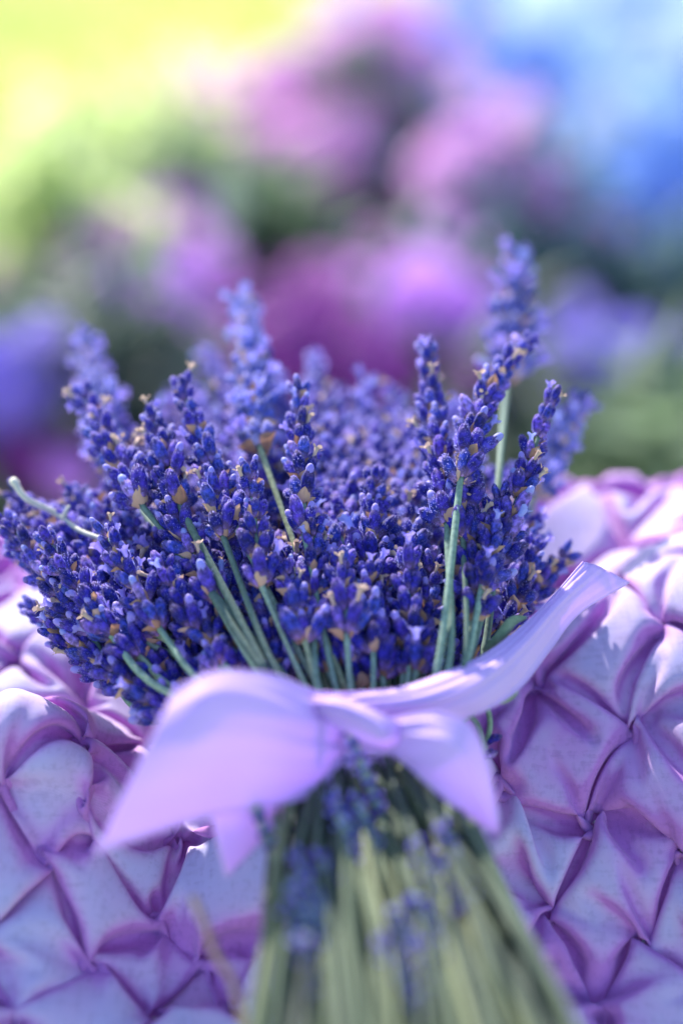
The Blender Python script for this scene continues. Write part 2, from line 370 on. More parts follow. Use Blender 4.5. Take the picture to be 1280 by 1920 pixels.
# ---------------------------------------------------------------- lavender: buds, bracts, whorls
def calyx(kind, seed, seg=16, hairs=120):
    r_ = random.Random(seed); b = Bag(); prof = [(0, .28), (.06, .48), (.18, .74), (.36, .93), (.55, 1.0), (.72, .97), (.85, .82), (.94, .62), (1.0, .30), (1.015, .0)]
    Lh = .67; R = .134; bend = r_.uniform(-.05, .05); V = []; Fc = []
    fat = r_.uniform(.9, 1.1)
    for i, (t, r) in enumerate(prof):
        for k in range(seg):
            th = 2*PI*k/seg; rib = 1+(.10 if k % 2 else -.10)*min(1, t*4)
            tooth = .03*math.sin(2.5*th+seed) if t > .9 else 0
            V.append((R*fat*r*rib*math.cos(th)+bend*t*t, R*fat*r*rib*math.sin(th), Lh*t+tooth))
    for i in range(len(prof)-1):
        for k in range(seg): Fc.append((i*seg+k, i*seg+(k+1) % seg, (i+1)*seg+(k+1) % seg, (i+1)*seg+k))
    b.add(V, Fc, 0)
    def lobes(m, n, ln, rad, z0, flare):
        for q in range(n):
            th = 2*PI*q/n+r_.uniform(-.3, .3); c, s_ = math.cos(th), math.sin(th); vv = []; ff = []
            rows = [(0, .35, .03), (.35, .8, .05), (.7, 1, .10), (1, .45, .13)]
            for (t, wd, o) in rows:
                for e in (-1, -.4, .4, 1):
                    rr = rad+o*flare+.02*(1-e*e); tx = e*wd*.075
                    vv.append((rr*c-tx*s_+bend, rr*s_+tx*c, z0+ln*t*(1-.25*flare*t)-.012*e*e))
            for i in range(3):
                for j in range(3): ff.append((i*4+j, i*4+j+1, i*4+j+5, i*4+j+4))
            b.add(vv, ff, m)
    if kind == 'open':
        v, f = tube([(bend, 0, Lh*.85), (bend*1.1, 0, Lh*1.1), (bend*1.2, 0, Lh*1.3)], [.075, .07, .10], 10); b.add(v, f[:-1], 1)
        lobes(1, 5, .12, .075, Lh*1.24, .75)
    elif kind == 'bud':
        v, f = tube([(bend, 0, Lh*.8), (bend, 0, Lh*1.05), (bend, 0, Lh*1.16), (bend, 0, Lh*1.2)], [.09, .095, .06, .015], 10); b.add(v, f, 1)
    elif kind == 'withered':
        v, f = tube([(bend, 0, Lh*.8), (bend+.03, 0, Lh*1.15), (bend+.05, .03, Lh*1.35)], [.06, .05, .085], 8); b.add(v, f, 3)
        lobes(3, 4, .11, .06, Lh*1.3, .9)
    for q in range(hairs):
        t = r_.uniform(.08, 1.0); th = r_.uniform(0, 2*PI); rr = float(np.interp(t, [p[0] for p in prof], [p[1] for p in prof]))*R*fat
        z = Lh*t; n = Vector((math.cos(th), math.sin(th), .35 if t < .85 else 1.2)).normalized(); p = Vector((rr*math.cos(th)+bend*t*t, rr*math.sin(th), z))
        tn = Vector((-math.sin(th), math.cos(th), 0))*.006; tip = p+n*r_.uniform(.03, .07)
        b.add([p+tn, p-tn, tip], [(0, 1, 2)], 2)
    return b
BM = [M_CALYX, M_COROLLA, M_HAIR, M_WITHER]
CAL = [(k, calyx(k, s)) for s, k in enumerate(['closed']*5+['bud']*3+['open']*2+['withered']*1)]
BUD = [(k, b.mesh('bud', BM)) for k, b in CAL]
CALQ = [calyx(k, s+40, 8, 24) for s, k in enumerate(['closed', 'closed', 'bud', 'open'])]
def bract_bag(seed):
    r_ = random.Random(seed); V = []; F = []; n = 7; wd = r_.uniform(.15, .2); L = r_.uniform(.36, .48); cur = r_.uniform(.1, .3)
    for i in range(n+1):
        t = i/n; w_ = wd*(math.sin(PI*min(1, t*1.02)**.75)**.8)*(1-.55*t*t)+.012*(1-t)
        for j in range(5):
            e = (j-2)/2; V.append((e*w_, .12*e*e*math.sin(PI*t)+cur*t*t*.5+.015*math.sin(9*t+3*e+seed), L*t))
    for i in range(n):
        for j in range(4): F.append((i*5+j, i*5+j+1, i*5+j+6, i*5+j+5))
    b = Bag(); b.add(V, F, 0); return b
BRB = [bract_bag(s) for s in range(4)]; BR = [b.mesh('bract', [M_BRACT]) for b in BRB]
def transformed(b, M3, loc, sc):
    v = np.concatenate(b.v); return (v*sc) @ np.array(M3).T + np.array(loc)
WHORL = []; BACKLIT = []
for s in range(4):          # a whole whorl for the heads too blurred or hidden to pick single buds out of
    r_ = random.Random(60+s); b = Bag()
    for q in range(9):
        th = 2*PI*q/9+r_.uniform(-.2, .2); al = math.radians(r_.choice((26, 44))+r_.uniform(-7, 7)); rad = Vector((math.cos(th), math.sin(th), 0))
        z = Vector((0, 0, 1))*math.cos(al)+rad*math.sin(al); c = r_.choice(CALQ); M3 = frame_from(z, r_.uniform(0, 6))
        b.add(transformed(c, M3, rad*.08+Vector((0, 0, r_.uniform(-.05, .12))), r_.uniform(.85, 1.05)), c.f, 0); b.m[-len(c.f):] = c.m
    for q in range(3):
        th = 2*PI*q/3+r_.uniform(-.5, .5); rad = Vector((math.cos(th), math.sin(th), 0)); z = (rad+Vector((0, 0, .5))).normalized(); x = Vector((0, 0, 1)).cross(rad)
        y = z.cross(x); M3 = Matrix((x, y, z)).transposed(); b.add(transformed(BRB[q], M3, rad*.07-Vector((0, 0, .06)), 1.0), BRB[q].f, 4)
    WHORL.append(b.mesh('flower_whorl', BM+[M_BRACT])); BACKLIT.append(b.mesh('flower_whorl', [M_BACKLIT]+BM[1:]+[M_BRACT]))

GROUP = 'lavender sprigs tied in the bouquet'
def at_len(path, s):
    seg = np.linalg.norm(np.diff(path, axis=0), axis=1); cum = np.r_[0, np.cumsum(seg)]; s = min(max(s, 0), cum[-1])
    return np.array([np.interp(s, cum, path[:, k]) for k in range(3)])
def plen(path): return np.linalg.norm(np.diff(path, axis=0), axis=1).sum()
count = dict(bud=0, sprig=0)
def sprig(label, base, tip, u, wq, mid=None, detail=True, size=1.0, sparse=False, bend=(0, 0, 0), low=True, gap=None, rs=None, faded=False):
    """one whole sprig: cut end below the ribbon, through the knot at (u, wq), up to the head from base to tip"""
    r_ = random.Random(rs if rs is not None else count['sprig']*13+5); count['sprig'] += 1
    base = np.array(P(*base)); tip = np.array(P(*tip))
    K = np.array(P(690+150*u, 1400, 41.0+1.2*wq))
    uu = max(-1, min(1, u*.7+r_.uniform(-.45, .35))); wv_ = wq*.8+r_.uniform(-.35, .25); ub = max(-1, min(1, uu+r_.uniform(-.1, .45)))
    B = np.array(P(785+345*ub, 2060+r_.uniform(-60, 60), 32.6+1.9*wv_))
    j = lambda a: np.array([r_.gauss(0, a), r_.gauss(0, a*.6), r_.gauss(0, a*.7)])
    M = K+(B-K)*.36+j(.10); pts = [B, (B+M)/2+j(.14), M, K]
    if mid is not None: pts += [np.array(P(*m)) for m in mid]
    pts += [base]
    hm = (base+tip)/2+np.array(bend); head = catmull([base, hm, tip], 8); stem = catmull(pts, 8)
    head[0] = base; full = np.concatenate([stem[:-1], head]); L = plen(head)
    bare = plen(head) < .3
    root = thing('bare_lavender_sprig' if bare else 'lavender_sprig', label, 'lavender' if not bare else 'cut stem', B, 'bare stems tied in the bouquet' if bare else GROUP)
    rad = np.r_[np.full(len(stem)-1, .084*r_.uniform(.75, 1.25)), np.linspace(.085, .04, len(head))]
    v, f = tube(full-B, rad, 8); nk = 3*8*8; link('stem', mesh('stem', v, f, [M_SHADED_OLIVE, M_STEM], fmat=[0 if (q < nk or bare) else 1 for q in range(len(f))]), root)   # olive below the knot, its colour darkened against the sun
    if L < .3: return root
    s = .05; k = 0; tw0 = r_.uniform(0, 6)
    while s < L+.12:
        fr = s/L; p = at_len(head, s); q = at_len(head, min(s+.2, L)); q0 = at_len(head, s-.2); ax = Vector(q-q0).normalized(); A = frame_from(ax, tw0+k*.55)
        sz = 1.17*size*(1.0-.32*fr)*r_.uniform(.93, 1.05)
        if detail:
            nb = int(round((7 if not sparse else 6)*(1-.35*fr)))
            for j in range(nb):
                th = 2*PI*j/nb+r_.uniform(-.22, .22); al = math.radians((24 if j % 2 else 42)*(1-.35*fr)+r_.uniform(-9, 9))
                rv = A @ Vector((math.cos(th), math.sin(th), 0)); z = ax*math.cos(al)+rv*math.sin(al)
                x = r_.random(); kind = 'closed' if x < .62 else 'bud' if x < .84 else 'open' if x < .935 else 'withered'
                bm_ = r_.choice([m for kk, m in BUD if kk == kind]); M3 = frame_from(z, r_.uniform(0, 6.28)); ss = sz*r_.uniform(.82, 1.1)
                loc = Vector(p-B)+rv*.08*sz+ax*r_.uniform(-.05, .14)
                link('bud', bm_, root, mat=Matrix.Translation(loc*CM) @ M3.to_4x4() @ Matrix.Diagonal((ss, ss, ss*r_.uniform(.9, 1.12), 1))); count['bud'] += 1
            for j in range(3 if fr < .7 else 1):
                th = 2*PI*j/3+r_.uniform(-.6, .6); rv = A @ Vector((math.cos(th), math.sin(th), 0)); z = (rv+ax*r_.uniform(.3, .9)).normalized(); x = ax.cross(rv).normalized(); y = z.cross(x)
                M3 = Matrix((x, y, z)).transposed(); loc = Vector(p-B)+rv*.07-ax*.05
                link('bract', r_.choice(BR), root, mat=Matrix.Translation(loc*CM) @ M3.to_4x4() @ Matrix.Scale(sz*r_.uniform(.68, 1.05), 4))
        else:
            link('flower_whorl', r_.choice(BACKLIT if faded else WHORL), root, mat=Matrix.Translation(Vector(p-B)*CM) @ A.to_4x4() @ Matrix.Scale(sz, 4))
        step = (.66 if k else (gap or .76))*(1-.22*fr)*size; s += step; k += 1
    return root

def surf(px, py):
    t = 1270-py; return 41.2+.0055*t+.000012*t*abs(t)+(.00000002*t**3 if t > 0 else 0)+1.5*((px-640)/600)**2
C0 = (700, 1600)
def dvs(py, px=640, off=0): return surf(px, py)+off

# the sprigs one can pick out, front to back
S = sprig
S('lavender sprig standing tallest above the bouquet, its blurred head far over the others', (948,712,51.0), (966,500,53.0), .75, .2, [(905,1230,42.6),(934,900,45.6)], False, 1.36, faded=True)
S('lavender sprig whose head bends over in an elbow in front of the tallest stem', (862,905,43.2), (985,640,46.8), .55, -.7, [(822,1240,40.6)], True, 1.0, bend=(-.25, 0, .25))
S('lavender sprig with a bare pale stem running straight beside the elbow-bent head', (838,985,43.2), (800,668,47.0), .45, -.8, [(840,1250,40.6)], True, 1.0)
S('slender open lavender spike at the bouquet edge beside the green gap over the cushion', (925,1065,42.9), (1028,762,44.6), .9, -.2, [(878,1240,41.5)], True, .98, True)
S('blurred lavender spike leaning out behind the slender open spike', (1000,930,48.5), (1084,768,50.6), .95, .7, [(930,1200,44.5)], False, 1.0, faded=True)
S('small blue-budded sprig low beside the long ribbon tail', (885,1168,42.0), (925,1010,42.9), .8, -.5, [(862,1280,41.0)], True, .95)
S('dark violet sprig squeezed under the cushion crest at the bouquet edge', (945,1190,43.6), (1000,1020,45.0), 1.0, .6, [(920,1300,42.3)], True, .95)
S('lavender sprig with a pair of tan bracts spread beneath its head in the middle', (571,1004,42.9), (560,745,45.3), -.15, -.9, [(628,1285,40.8)], True, .97, True, gap=.95)
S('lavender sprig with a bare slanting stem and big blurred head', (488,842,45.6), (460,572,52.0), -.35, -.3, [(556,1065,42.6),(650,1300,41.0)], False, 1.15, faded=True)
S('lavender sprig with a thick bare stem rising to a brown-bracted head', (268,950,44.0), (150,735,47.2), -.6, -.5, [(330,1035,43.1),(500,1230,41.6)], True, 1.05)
S('backlit lavender spike with frosted tip poking out at the upper corner of the bouquet', (220,885,47.4), (165,648,53.0), -.7, 0, [(330,1050,44.0)], False, 1.15, faded=True)
S('lavender sprig with a tan bract capping its stem in the crowd of heads', (440,985,43.2), (345,735,46.0), -.45, -.6, [(480,1080,42.6),(590,1280,41.0)], True, 1.0)
S('lavender sprig with bracts folded like wings low over the broad ribbon loop', (492,1102,42.0), (470,905,43.4), -.25, -.95, [(580,1300,40.6)], True, .96, True)
S('lavender sprig with two thick green stems crossing just above the broad ribbon loop', (405,1130,42.3), (290,880,44.6), -.5, -.9, [(488,1262,40.8)], True, 1.0)
S('lavender sprig running parallel to the thick crossing stem over the ribbon loop', (420,1128,42.6), (330,1000,43.6), -.4, -.8, [(500,1262,41.0)], True, .95)
S('lavender sprig reaching out low over the cushion on a bare curved stem', (172,1190,43.0), (20,985,45.0), -.95, -.3, [(248,1292,42.0)], True, 1.0)
S('lavender sprig lying lowest of the side fan with its stem against the ribbon loop', (262,1232,42.2), (120,1075,43.4), -.85, -.7, [(345,1305,41.2)], True, .98)
S('lavender sprig drooping out over the far cushion below the fan', (205,1260,43.6), (70,1150,45.0), -1.0, .2, [(285,1345,42.4)], True, .95)
S('lavender sprig with short stem peeking from behind the broad ribbon loop', (370,1190,42.0), (300,1050,42.9), -.7, -.8, [(445,1270,41.0)], True, .95)
S('lavender sprig crossing the fan with a blue head over the ribbon loop edge', (300,1340,42.6), (240,1190,43.4), -.9, -.2, [(360,1370,41.8)], True, .95)
S('lavender sprig with lilac open florets beside the pale bare stems in the middle', (700,1225,41.3), (690,1075,42.4), .1, -.9, [(700,1310,40.7)], True, .98, rs=991)
S('lavender sprig with lilac open florets close by the three pale bare stems', (770,1215,41.6), (765,1050,42.6), .3, -.9, [(760,1310,40.8)], True, .98, rs=992)
S('lavender sprig with short thick stem directly above the knot', (650,1200,41.2), (640,1050,42.4), 0, -.9, [(660,1310,40.7)], True, .98)
S('lavender sprig beside the thick crossing stems with head over the ribbon knot', (572,1205,41.2), (540,1085,42.2), -.2, -.95, [(600,1300,40.6)], True, .95)
S('lavender sprig tucked against the inner side of the long ribbon tail', (890,1120,42.4), (870,900,43.9), .7, -.5, [(872,1260,41.2)], True, .97)
S('lavender sprig on a straight bare stem rising third beside the elbow-bent head', (868,1010,43.0), (880,790,44.8), .6, -.8, [(868,1250,40.7)], True, .95)
S('lavender sprig with bare stem fanning out low over the cushion beside the loop', (205,1185,42.6), (90,1010,44.0), -.8, -.9, [(300,1290,41.2)], True, .95, True)
S('lavender sprig with thin stem running from the loop corner into the fan', (300,1180,42.1), (205,1010,43.4), -.7, -.9, [(385,1285,40.8)], True, .95, True)
S('lavender sprig with a slim bare stem just above the middle of the ribbon', (585,1170,41.8), (590,1000,43.0), -.05, -.95, [(600,1300,40.5)], True, .95, True)
S('lavender sprig on a long thin stem parallel to the thick crossing stems', (338,950,43.6), (290,790,45.6), -.45, -1, [(398,1112,42.1),(500,1262,40.7)], True, 1.0, True)
S('lavender sprig on a thin stem slanting between the crossing stems and the wing-like bracts', (420,1010,42.9), (385,870,44.4), -.35, -1, [(520,1262,40.7)], True, .97, True)
S('lavender sprig with a pale stem just beside the three pale bare stems', (905,1090,42.3), (935,935,43.6), .8, -.9, [(868,1262,40.8)], True, .95, True)
S('cream-tipped lavender sprig in the hollow at the middle of the bouquet', (700,1060,43.2), (700,905,44.6), .1, -.3, None, True, .97, rs=77)

# fill the fan, row behind row
LM = [(960,560,'the tallest spike'),(925,760,'the elbow-bent head'),(820,800,'the upright pale-stemmed head'),(980,900,'the slender open edge spike'),(1050,850,'the blurred leaning spike'),(905,1090,'the small tail sprig'),
      (565,870,'the twin-bract sprig'),(470,700,'the big blurred head'),(210,840,'the thick-stemmed head'),(190,750,'the frosted corner spike'),(390,860,'the bract-capped head'),
      (480,1000,'the wing-bract sprig'),(350,1000,'the thick crossing stems'),(95,1085,'the outreaching sprig'),(190,1150,'the lowest fan sprig'),(335,1120,'the loop-side sprig'),
      (695,1150,'the lilac open florets'),(700,980,'the cream-tipped sprig'),(880,1010,'the tail-side sprig')]
used = set()
def near_label(hx, hy):
    c = []
    for (x, y, ph) in LM:
        dx, dy = hx-x, hy-y; w_ = 'just above' if abs(dy) > abs(dx) and dy < 0 else 'just below' if abs(dy) > abs(dx) else 'on the twig side of' if dx < 0 else 'on the cushion crest side of'
        c.append((math.hypot(dx, dy), w_, ph))
    c.sort()
    for sub in ('front', 'hind', 'third'):
        for _, w_, ph in c[:6]:
            l = 'lavender sprig with its head %s %s' % (w_, ph)
            if sub == 'hind': l = 'lavender sprig half hidden %s %s' % (w_, ph)
            if sub == 'third': l = 'lavender sprig farther %s %s' % (w_.replace('just ', ''), ph)
            if l not in used: used.add(l); return l
    return 'lavender sprig half buried beneath the front heads of the bouquet'
    for _, w_, ph in c:
        l = 'lavender sprig with blue head %s %s' % (w_, ph)
        if l not in used: used.add(l); return l
ang = np.radians([-57, -51, -47, -40, -35, -30, -24, -14, -6, 0, 5, 10, 16, 21, 25, 29]); env_r = [650, 860, 940, 990, 1000, 1010, 985, 985, 900, 840, 940, 950, 880, 800, 760, 620]
lab = {'fan': 'lavender sprig in the fan spreading out over the far cushion',
       'mid': 'lavender sprig packed in the middle of the bouquet above the ribbon knot',
       'edge': 'lavender sprig packed among the upright heads near the long ribbon tail',
       'deep': 'lavender sprig half buried beneath the front heads of the bouquet'}
gold = .6180339887; nfill = 60; fr_d = 0
for i in range(nfill):
    th = math.radians(-56+84*((i*gold) % 1.0)); R = float(np.interp(th, ang, env_r))
    LH = rng.uniform(225, 300); lo = 330 if th > -.5 else 400; q = ((i*.7548776662+.3) % 1.0)
    rb = lo+(max(R-LH-lo, 10))*q; rt = min(rb+LH, R)
    bx, by = C0[0]+rb*math.sin(th), C0[1]-rb*math.cos(th); th2 = th+rng.uniform(-.10, .10); tx, ty = C0[0]+rt*math.sin(th2), C0[1]-rt*math.cos(th2)
    off = rng.uniform(.15, .9)+(1.3 if by > 960 and 780 < bx < 905 else 0); u = max(-1, min(1, (math.degrees(th)+15)/42))+rng.uniform(-.1, .1)
    det = by > 900 and fr_d < 60; fr_d += det
    zone = 'fan' if th < -.5 else 'mid' if th < .12 else 'edge'
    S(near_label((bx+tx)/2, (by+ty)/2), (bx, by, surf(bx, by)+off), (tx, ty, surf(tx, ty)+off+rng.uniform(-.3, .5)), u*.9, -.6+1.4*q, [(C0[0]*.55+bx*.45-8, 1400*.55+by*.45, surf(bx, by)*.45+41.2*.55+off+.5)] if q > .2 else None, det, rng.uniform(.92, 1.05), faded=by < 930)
for i in range(24):
    th = math.radians(-54+80*((i*gold+.2) % 1.0)); R = float(np.interp(th, ang, env_r)); q = ((i*.569840+.1) % 1.0); rb = 350+(R-600-0)*q if R > 640 else 360; rt = min(rb+270, R-30)
    bx, by = C0[0]+rb*math.sin(th), C0[1]-rb*math.cos(th); tx, ty = C0[0]+rt*math.sin(th), C0[1]-rt*math.cos(th); off = rng.uniform(1.5, 2.8)
    S(lab['deep'], (bx, by, surf(bx, by)+off), (tx, ty, surf(tx, ty)+off), max(-1, min(1, (math.degrees(th)+15)/42))*.9, .2+.7*q, None, False, 1.0)
for i in range(12):
    bx = 370+430*((i*gold+.1) % 1.0); by = rng.uniform(1215, 1330); tx = bx+(bx-690)*.16+rng.uniform(-15, 15); ty = by-rng.uniform(130, 190); off = rng.uniform(.1, .8)
    S(near_label((bx+tx)/2, (by+ty)/2), (bx, by, 41.0+off), (tx, ty, surf(tx, ty)+off), max(-1, min(1, (bx-660)/240))*.9, -.5+off, None, True, rng.uniform(.88, 1.0))
# short sprigs caught among the stems below the ribbon
r_ = random.Random(12); caught = []
for q in range(24):
    x = 500+420*((q*gold) % 1.0); y = 1520+400*((q*.7549+.2) % 1.0); x += (y-1520)*.15; d_ = 39.75-(y-1400)*.0128
    if x > 800 and y < 1640: continue
    caught.append(((x, y, d_+r_.uniform(-.1, .5)), (x-r_.uniform(30, 75), y-r_.uniform(110, 170), d_+.95)))
for (b, t) in caught:
    b0 = np.array(P(*b)); root = thing('lavender_sprig', 'short lavender sprig caught upside among the cut stems below the ribbon', 'lavender', b0, GROUP)
    low_ = np.array(P(b[0]+90, b[1]+330, b[2]-1.2)); t0 = np.array(P(*t)); path = catmull([low_-b0, (low_-b0)*.5, (0, 0, 0), (t0-b0)], 6)
    v, f = tube(path, .1, 8); link('stem', mesh('stem', v, f, M_STEM), root); L = np.linalg.norm(t0-b0); ax = Vector(t0-b0).normalized(); s = 0; k = 0
    while s < L:
        link('flower_whorl', WHORL[k % 4], root, mat=Matrix.Translation(ax*s*CM) @ frame_from(ax, k).to_4x4() @ Matrix.Scale(.36, 4)); s += .34; k += 1
# stems of the back half of the bunch: they fill the tied end
for i in range(90):
    u = -1+2*((i*gold) % 1); wq = rng.uniform(-1, 1)*math.sqrt(max(0, 1-u*u*.7)); bx = 690+210*u
    S('bare lavender stem pressed into the tied end of the bouquet', (bx, 1290, 42.0+wq*.9), (bx, 1289, 42.0+wq*.9), u, wq-.1, None, False)

# leaves, a pale bare twig and a dried stem
def ribbon_leaf(name, label, cat, pts, wid, mat, group=None):
    p = catmull([P(*q) for q in pts], 6); root = thing(name, label, cat, p[0]); V = []; F = []; n = len(p)
    side = np.cross(np.gradient(p, axis=0), np.array(FWD)); side /= np.linalg.norm(side, axis=1)[:, None]
    for i in range(n):
        t = i/(n-1); w_ = wid*math.sin(PI*(.08+.87*t))
        for e in (-1, -.5, 0, .5, 1): V.append(p[i]-p[0]+side[i]*e*w_-np.array(FWD)*(-.25*abs(e)*w_*1.6))
    for i in range(n-1):
        for j in range(4): F.append((i*5+j, i*5+j+1, i*5+j+6, i*5+j+5))
    o = link('blade', mesh('blade', V, F, mat), root); md = o.modifiers.new('thick', 'SOLIDIFY'); md.thickness = .0004
    v, f = tube(p-p[0]+np.array(FWD)*.02, .03, 6); link('midrib', mesh('midrib', v, f, mat), root)
ribbon_leaf('lavender_leaf', 'small grey-green leaf lying along the top edge of the long ribbon tail', 'leaf', [(905,1220,42.0),(935,1195,42.0),(960,1165,42.2),(985,1158,42.4)], .13, M_LEAFLET)
ribbon_leaf('lavender_leaf', 'narrow curled leaf hooked below the long ribbon tail', 'leaf', [(870,1322,41.0),(905,1310,41.1),(940,1312,41.3),(962,1300,41.4),(968,1292,41.5)], .10, M_LEAFLET)
for i, (pts, labl) in enumerate([([(870,1330,41.6),(895,1360,41.7),(905,1400,41.8),(902,1430,42)], 'thin green stalk dangling under the long ribbon tail'), ([(912,1320,41.9),(918,1360,42),(908,1405,42.2)], 'short dark stalk hanging beside the dangling green stalk')]):
    p = catmull([P(*q) for q in pts], 6); root = thing('lavender_stalk', labl, 'stalk', p[0]); v, f = tube(p-p[0], .07, 8); link('stem', mesh('stem', v, f, M_STEM), root)
    for q in range(2):
        pp = p[len(p)-3+q]-p[0]; link('bud', BUD[q][1], root, mat=Matrix.Translation(Vector(pp)*CM) @ frame_from((.6, 0, .3+q*.5)).to_4x4() @ Matrix.Scale(.6, 4))
p = catmull([P(*q) for q in [(216,1018,44.2),(150,995,45.0),(105,962,45.6),(50,935,45.4),(24,898,45.6)]], 6); root = thing('bare_twig', 'pale leafless twig sticking out of the bouquet above the fan', 'twig', p[0])
v, f = tube(p-p[0], np.r_[np.linspace(.06, .09, len(p)-3), .10, .13, .09], 8); link('twig_stem', mesh('twig_stem', v, f, M_TWIG), root)
for q, pt in ((10, (132,948,45.4)), (14, (118,975,45.7))):
    vv, ff = tube(catmull([p[q]-p[0], (p[q]-p[0]+np.array(P(*pt))-p[0])/2+np.array((0, 0, .08)), np.array(P(*pt))-p[0]], 3), [.07]*3+[.05]*3+[.03], 6); link('side_shoot', mesh('side_shoot', vv, ff, M_TWIG), root)
p = catmull([P(*q) for q in [(362,1680,36.2),(385,1735,36.0),(405,1790,35.8),(440,1850,35.4),(470,1990,35.0)]], 6); root = thing('dry_stem', 'reddish-brown dried stem sticking up beside the cut stems', 'stem', p[0])
v, f = tube(p-p[0], .085, 8); link('stalk', mesh('stalk', v, f, M_DRY), root)

# ---------------------------------------------------------------- ribbon
def patch(rows, nu=10, nv=14, wrinkle=0.0, seed=0, th=.025, name='ribbon_panel', parent=None, origin=None, hem=True):
    """smooth sheet through a grid of points, rows across the ribbon, columns along it"""
    G = [catmull([P(*q) for q in r], nv) for r in rows]; G = np.array(G); nc = G.shape[1]
    cols = [catmull(G[:, c], nu) for c in range(nc)]; S_ = np.array(cols).transpose(1, 0, 2); nr = S_.shape[0]
    du = np.gradient(S_, axis=1); dv = np.gradient(S_, axis=0); nn = np.cross(du, dv); nn /= np.linalg.norm(nn, axis=2)[..., None]+1e-9
    a = np.linspace(0, 1, nr)[:, None]; b = np.linspace(0, 1, nc)[None, :]
    if wrinkle:
        wv = sum(math.cos(k*1.7+seed)*np.sin((3+2.1*k)*a*PI*1.3+seed*k+(1.5+.7*k)*b*2+k) for k in range(1, 5))/3
        S_ = S_+nn*(wrinkle*wv*np.exp(-b*1.6))[..., None]+nn*(.035*np.sin(9*b+4*a+seed)*np.sin(5*a+seed))[..., None]
    V = S_.reshape(-1, 3)-origin; I = np.arange(nr*nc).reshape(nr, nc)
    F = np.stack([I[:-1, :-1], I[:-1, 1:], I[1:, 1:], I[1:, :-1]], -1).reshape(-1, 4)
    o = link(name, mesh(name, V, F, M_SATIN), parent); md = o.modifiers.new('cloth_thickness', 'SOLIDIFY'); md.thickness = th*CM; md.offset = 0
    if hem:
        for r in (0, -1):
            v, f = tube(S_[r]-origin, .026, 6); link('hem', mesh('hem', v, f, M_SATIN), o)
    return o
RO = np.array(P(690, 1380, 40.5)); bow = thing('ribbon_bow', 'pale lilac satin ribbon tied in a loose bow around the lavender stems', 'ribbon', RO)
patch([[(655,1322,39.9),(585,1296,39.2),(520,1266,38.4),(455,1259,37.7),(395,1264,37.3),(328,1292,37.1)],
       [(640,1360,39.4),(575,1340,38.4),(510,1318,37.6),(440,1310,37.0),(375,1320,36.7),(292,1365,36.6)],
       [(640,1400,39.3),(570,1400,38.3),(500,1392,37.4),(420,1400,36.8),(330,1425,36.5),(240,1470,36.4)],
       [(650,1456,39.4),(580,1492,38.6),(500,1512,37.9),(395,1530,37.3),(290,1563,36.9),(178,1602,36.6)]], 8, 10, .09, 1, name='ribbon_loop', parent=bow, origin=RO)
patch([[(640,1400,39.8),(560,1420,38.9),(470,1460,38.2),(392,1515,37.7)],
       [(650,1432,39.7),(565,1465,38.8),(480,1515,38.1),(408,1580,37.7)],
       [(660,1455,39.7),(580,1500,38.9),(505,1560,38.3),(424,1646,37.8)]], 8, 8, .05, 3, name='ribbon_tail', parent=bow, origin=RO)
patch([[(585,1304,40.0),(665,1298,39.8),(745,1290,39.9),(820,1266,40.3),(900,1232,41.1),(970,1180,42.0),(1035,1118,42.8),(1092,1054,43.4)],
       [(625,1335,39.5),(700,1322,39.3),(790,1312,39.4),(865,1290,39.9),(930,1252,40.8),(990,1200,41.7),(1055,1128,42.6),(1130,1066,43.4)],
       [(690,1376,39.4),(755,1370,39.4),(832,1356,39.7),(912,1330,40.4),(975,1288,41.3),(1030,1218,42.2),(1086,1148,43.0),(1178,1092,43.6)]], 12, 12, .13, 4, name='ribbon_tail', parent=bow, origin=RO)
patch([[(700,1356,39.4),(765,1342,38.6),(825,1338,38.0),(882,1360,37.7),(914,1430,37.7),(936,1560,38.0)],
       [(705,1380,39.1),(770,1378,38.3),(822,1390,37.7),(866,1425,37.5),(902,1485,37.6),(935,1563,38.0)],
       [(715,1408,39.2),(758,1432,38.6),(802,1468,38.1),(848,1508,37.9),(892,1540,37.9),(933,1566,38.0)]], 10, 12, .10, 5, name='ribbon_loop', parent=bow, origin=RO)
patch([[(572,1306,39.3),(630,1304,38.9),(690,1326,38.6),(742,1352,38.6),(790,1378,39.2)],
       [(566,1322,39.0),(618,1326,38.5),(676,1348,38.2),(722,1376,38.2),(762,1396,38.9)],
       [(560,1342,39.3),(608,1350,38.9),(662,1374,38.6),(706,1400,38.6),(744,1412,39.1)]], 12, 12, .16, 6, name='knot', parent=bow, origin=RO)
patch([[(556,1330,39.6),(610,1345,39.6),(668,1368,39.6),(712,1392,39.5),(752,1404,39.5)],
       [(560,1372,39.9),(606,1385,40.3),(660,1398,40.3),(706,1408,40.0),(748,1412,39.7)],
       [(585,1440,39.5),(620,1432,39.3),(662,1428,39.3),(704,1424,39.4),(742,1420,39.5)],
       [(600,1490,39.5),(640,1468,39.4),(680,1450,39.4),(712,1438,39.5),(742,1426,39.6)]], 10, 10, .12, 7, name='knot_fold', parent=bow, origin=RO)
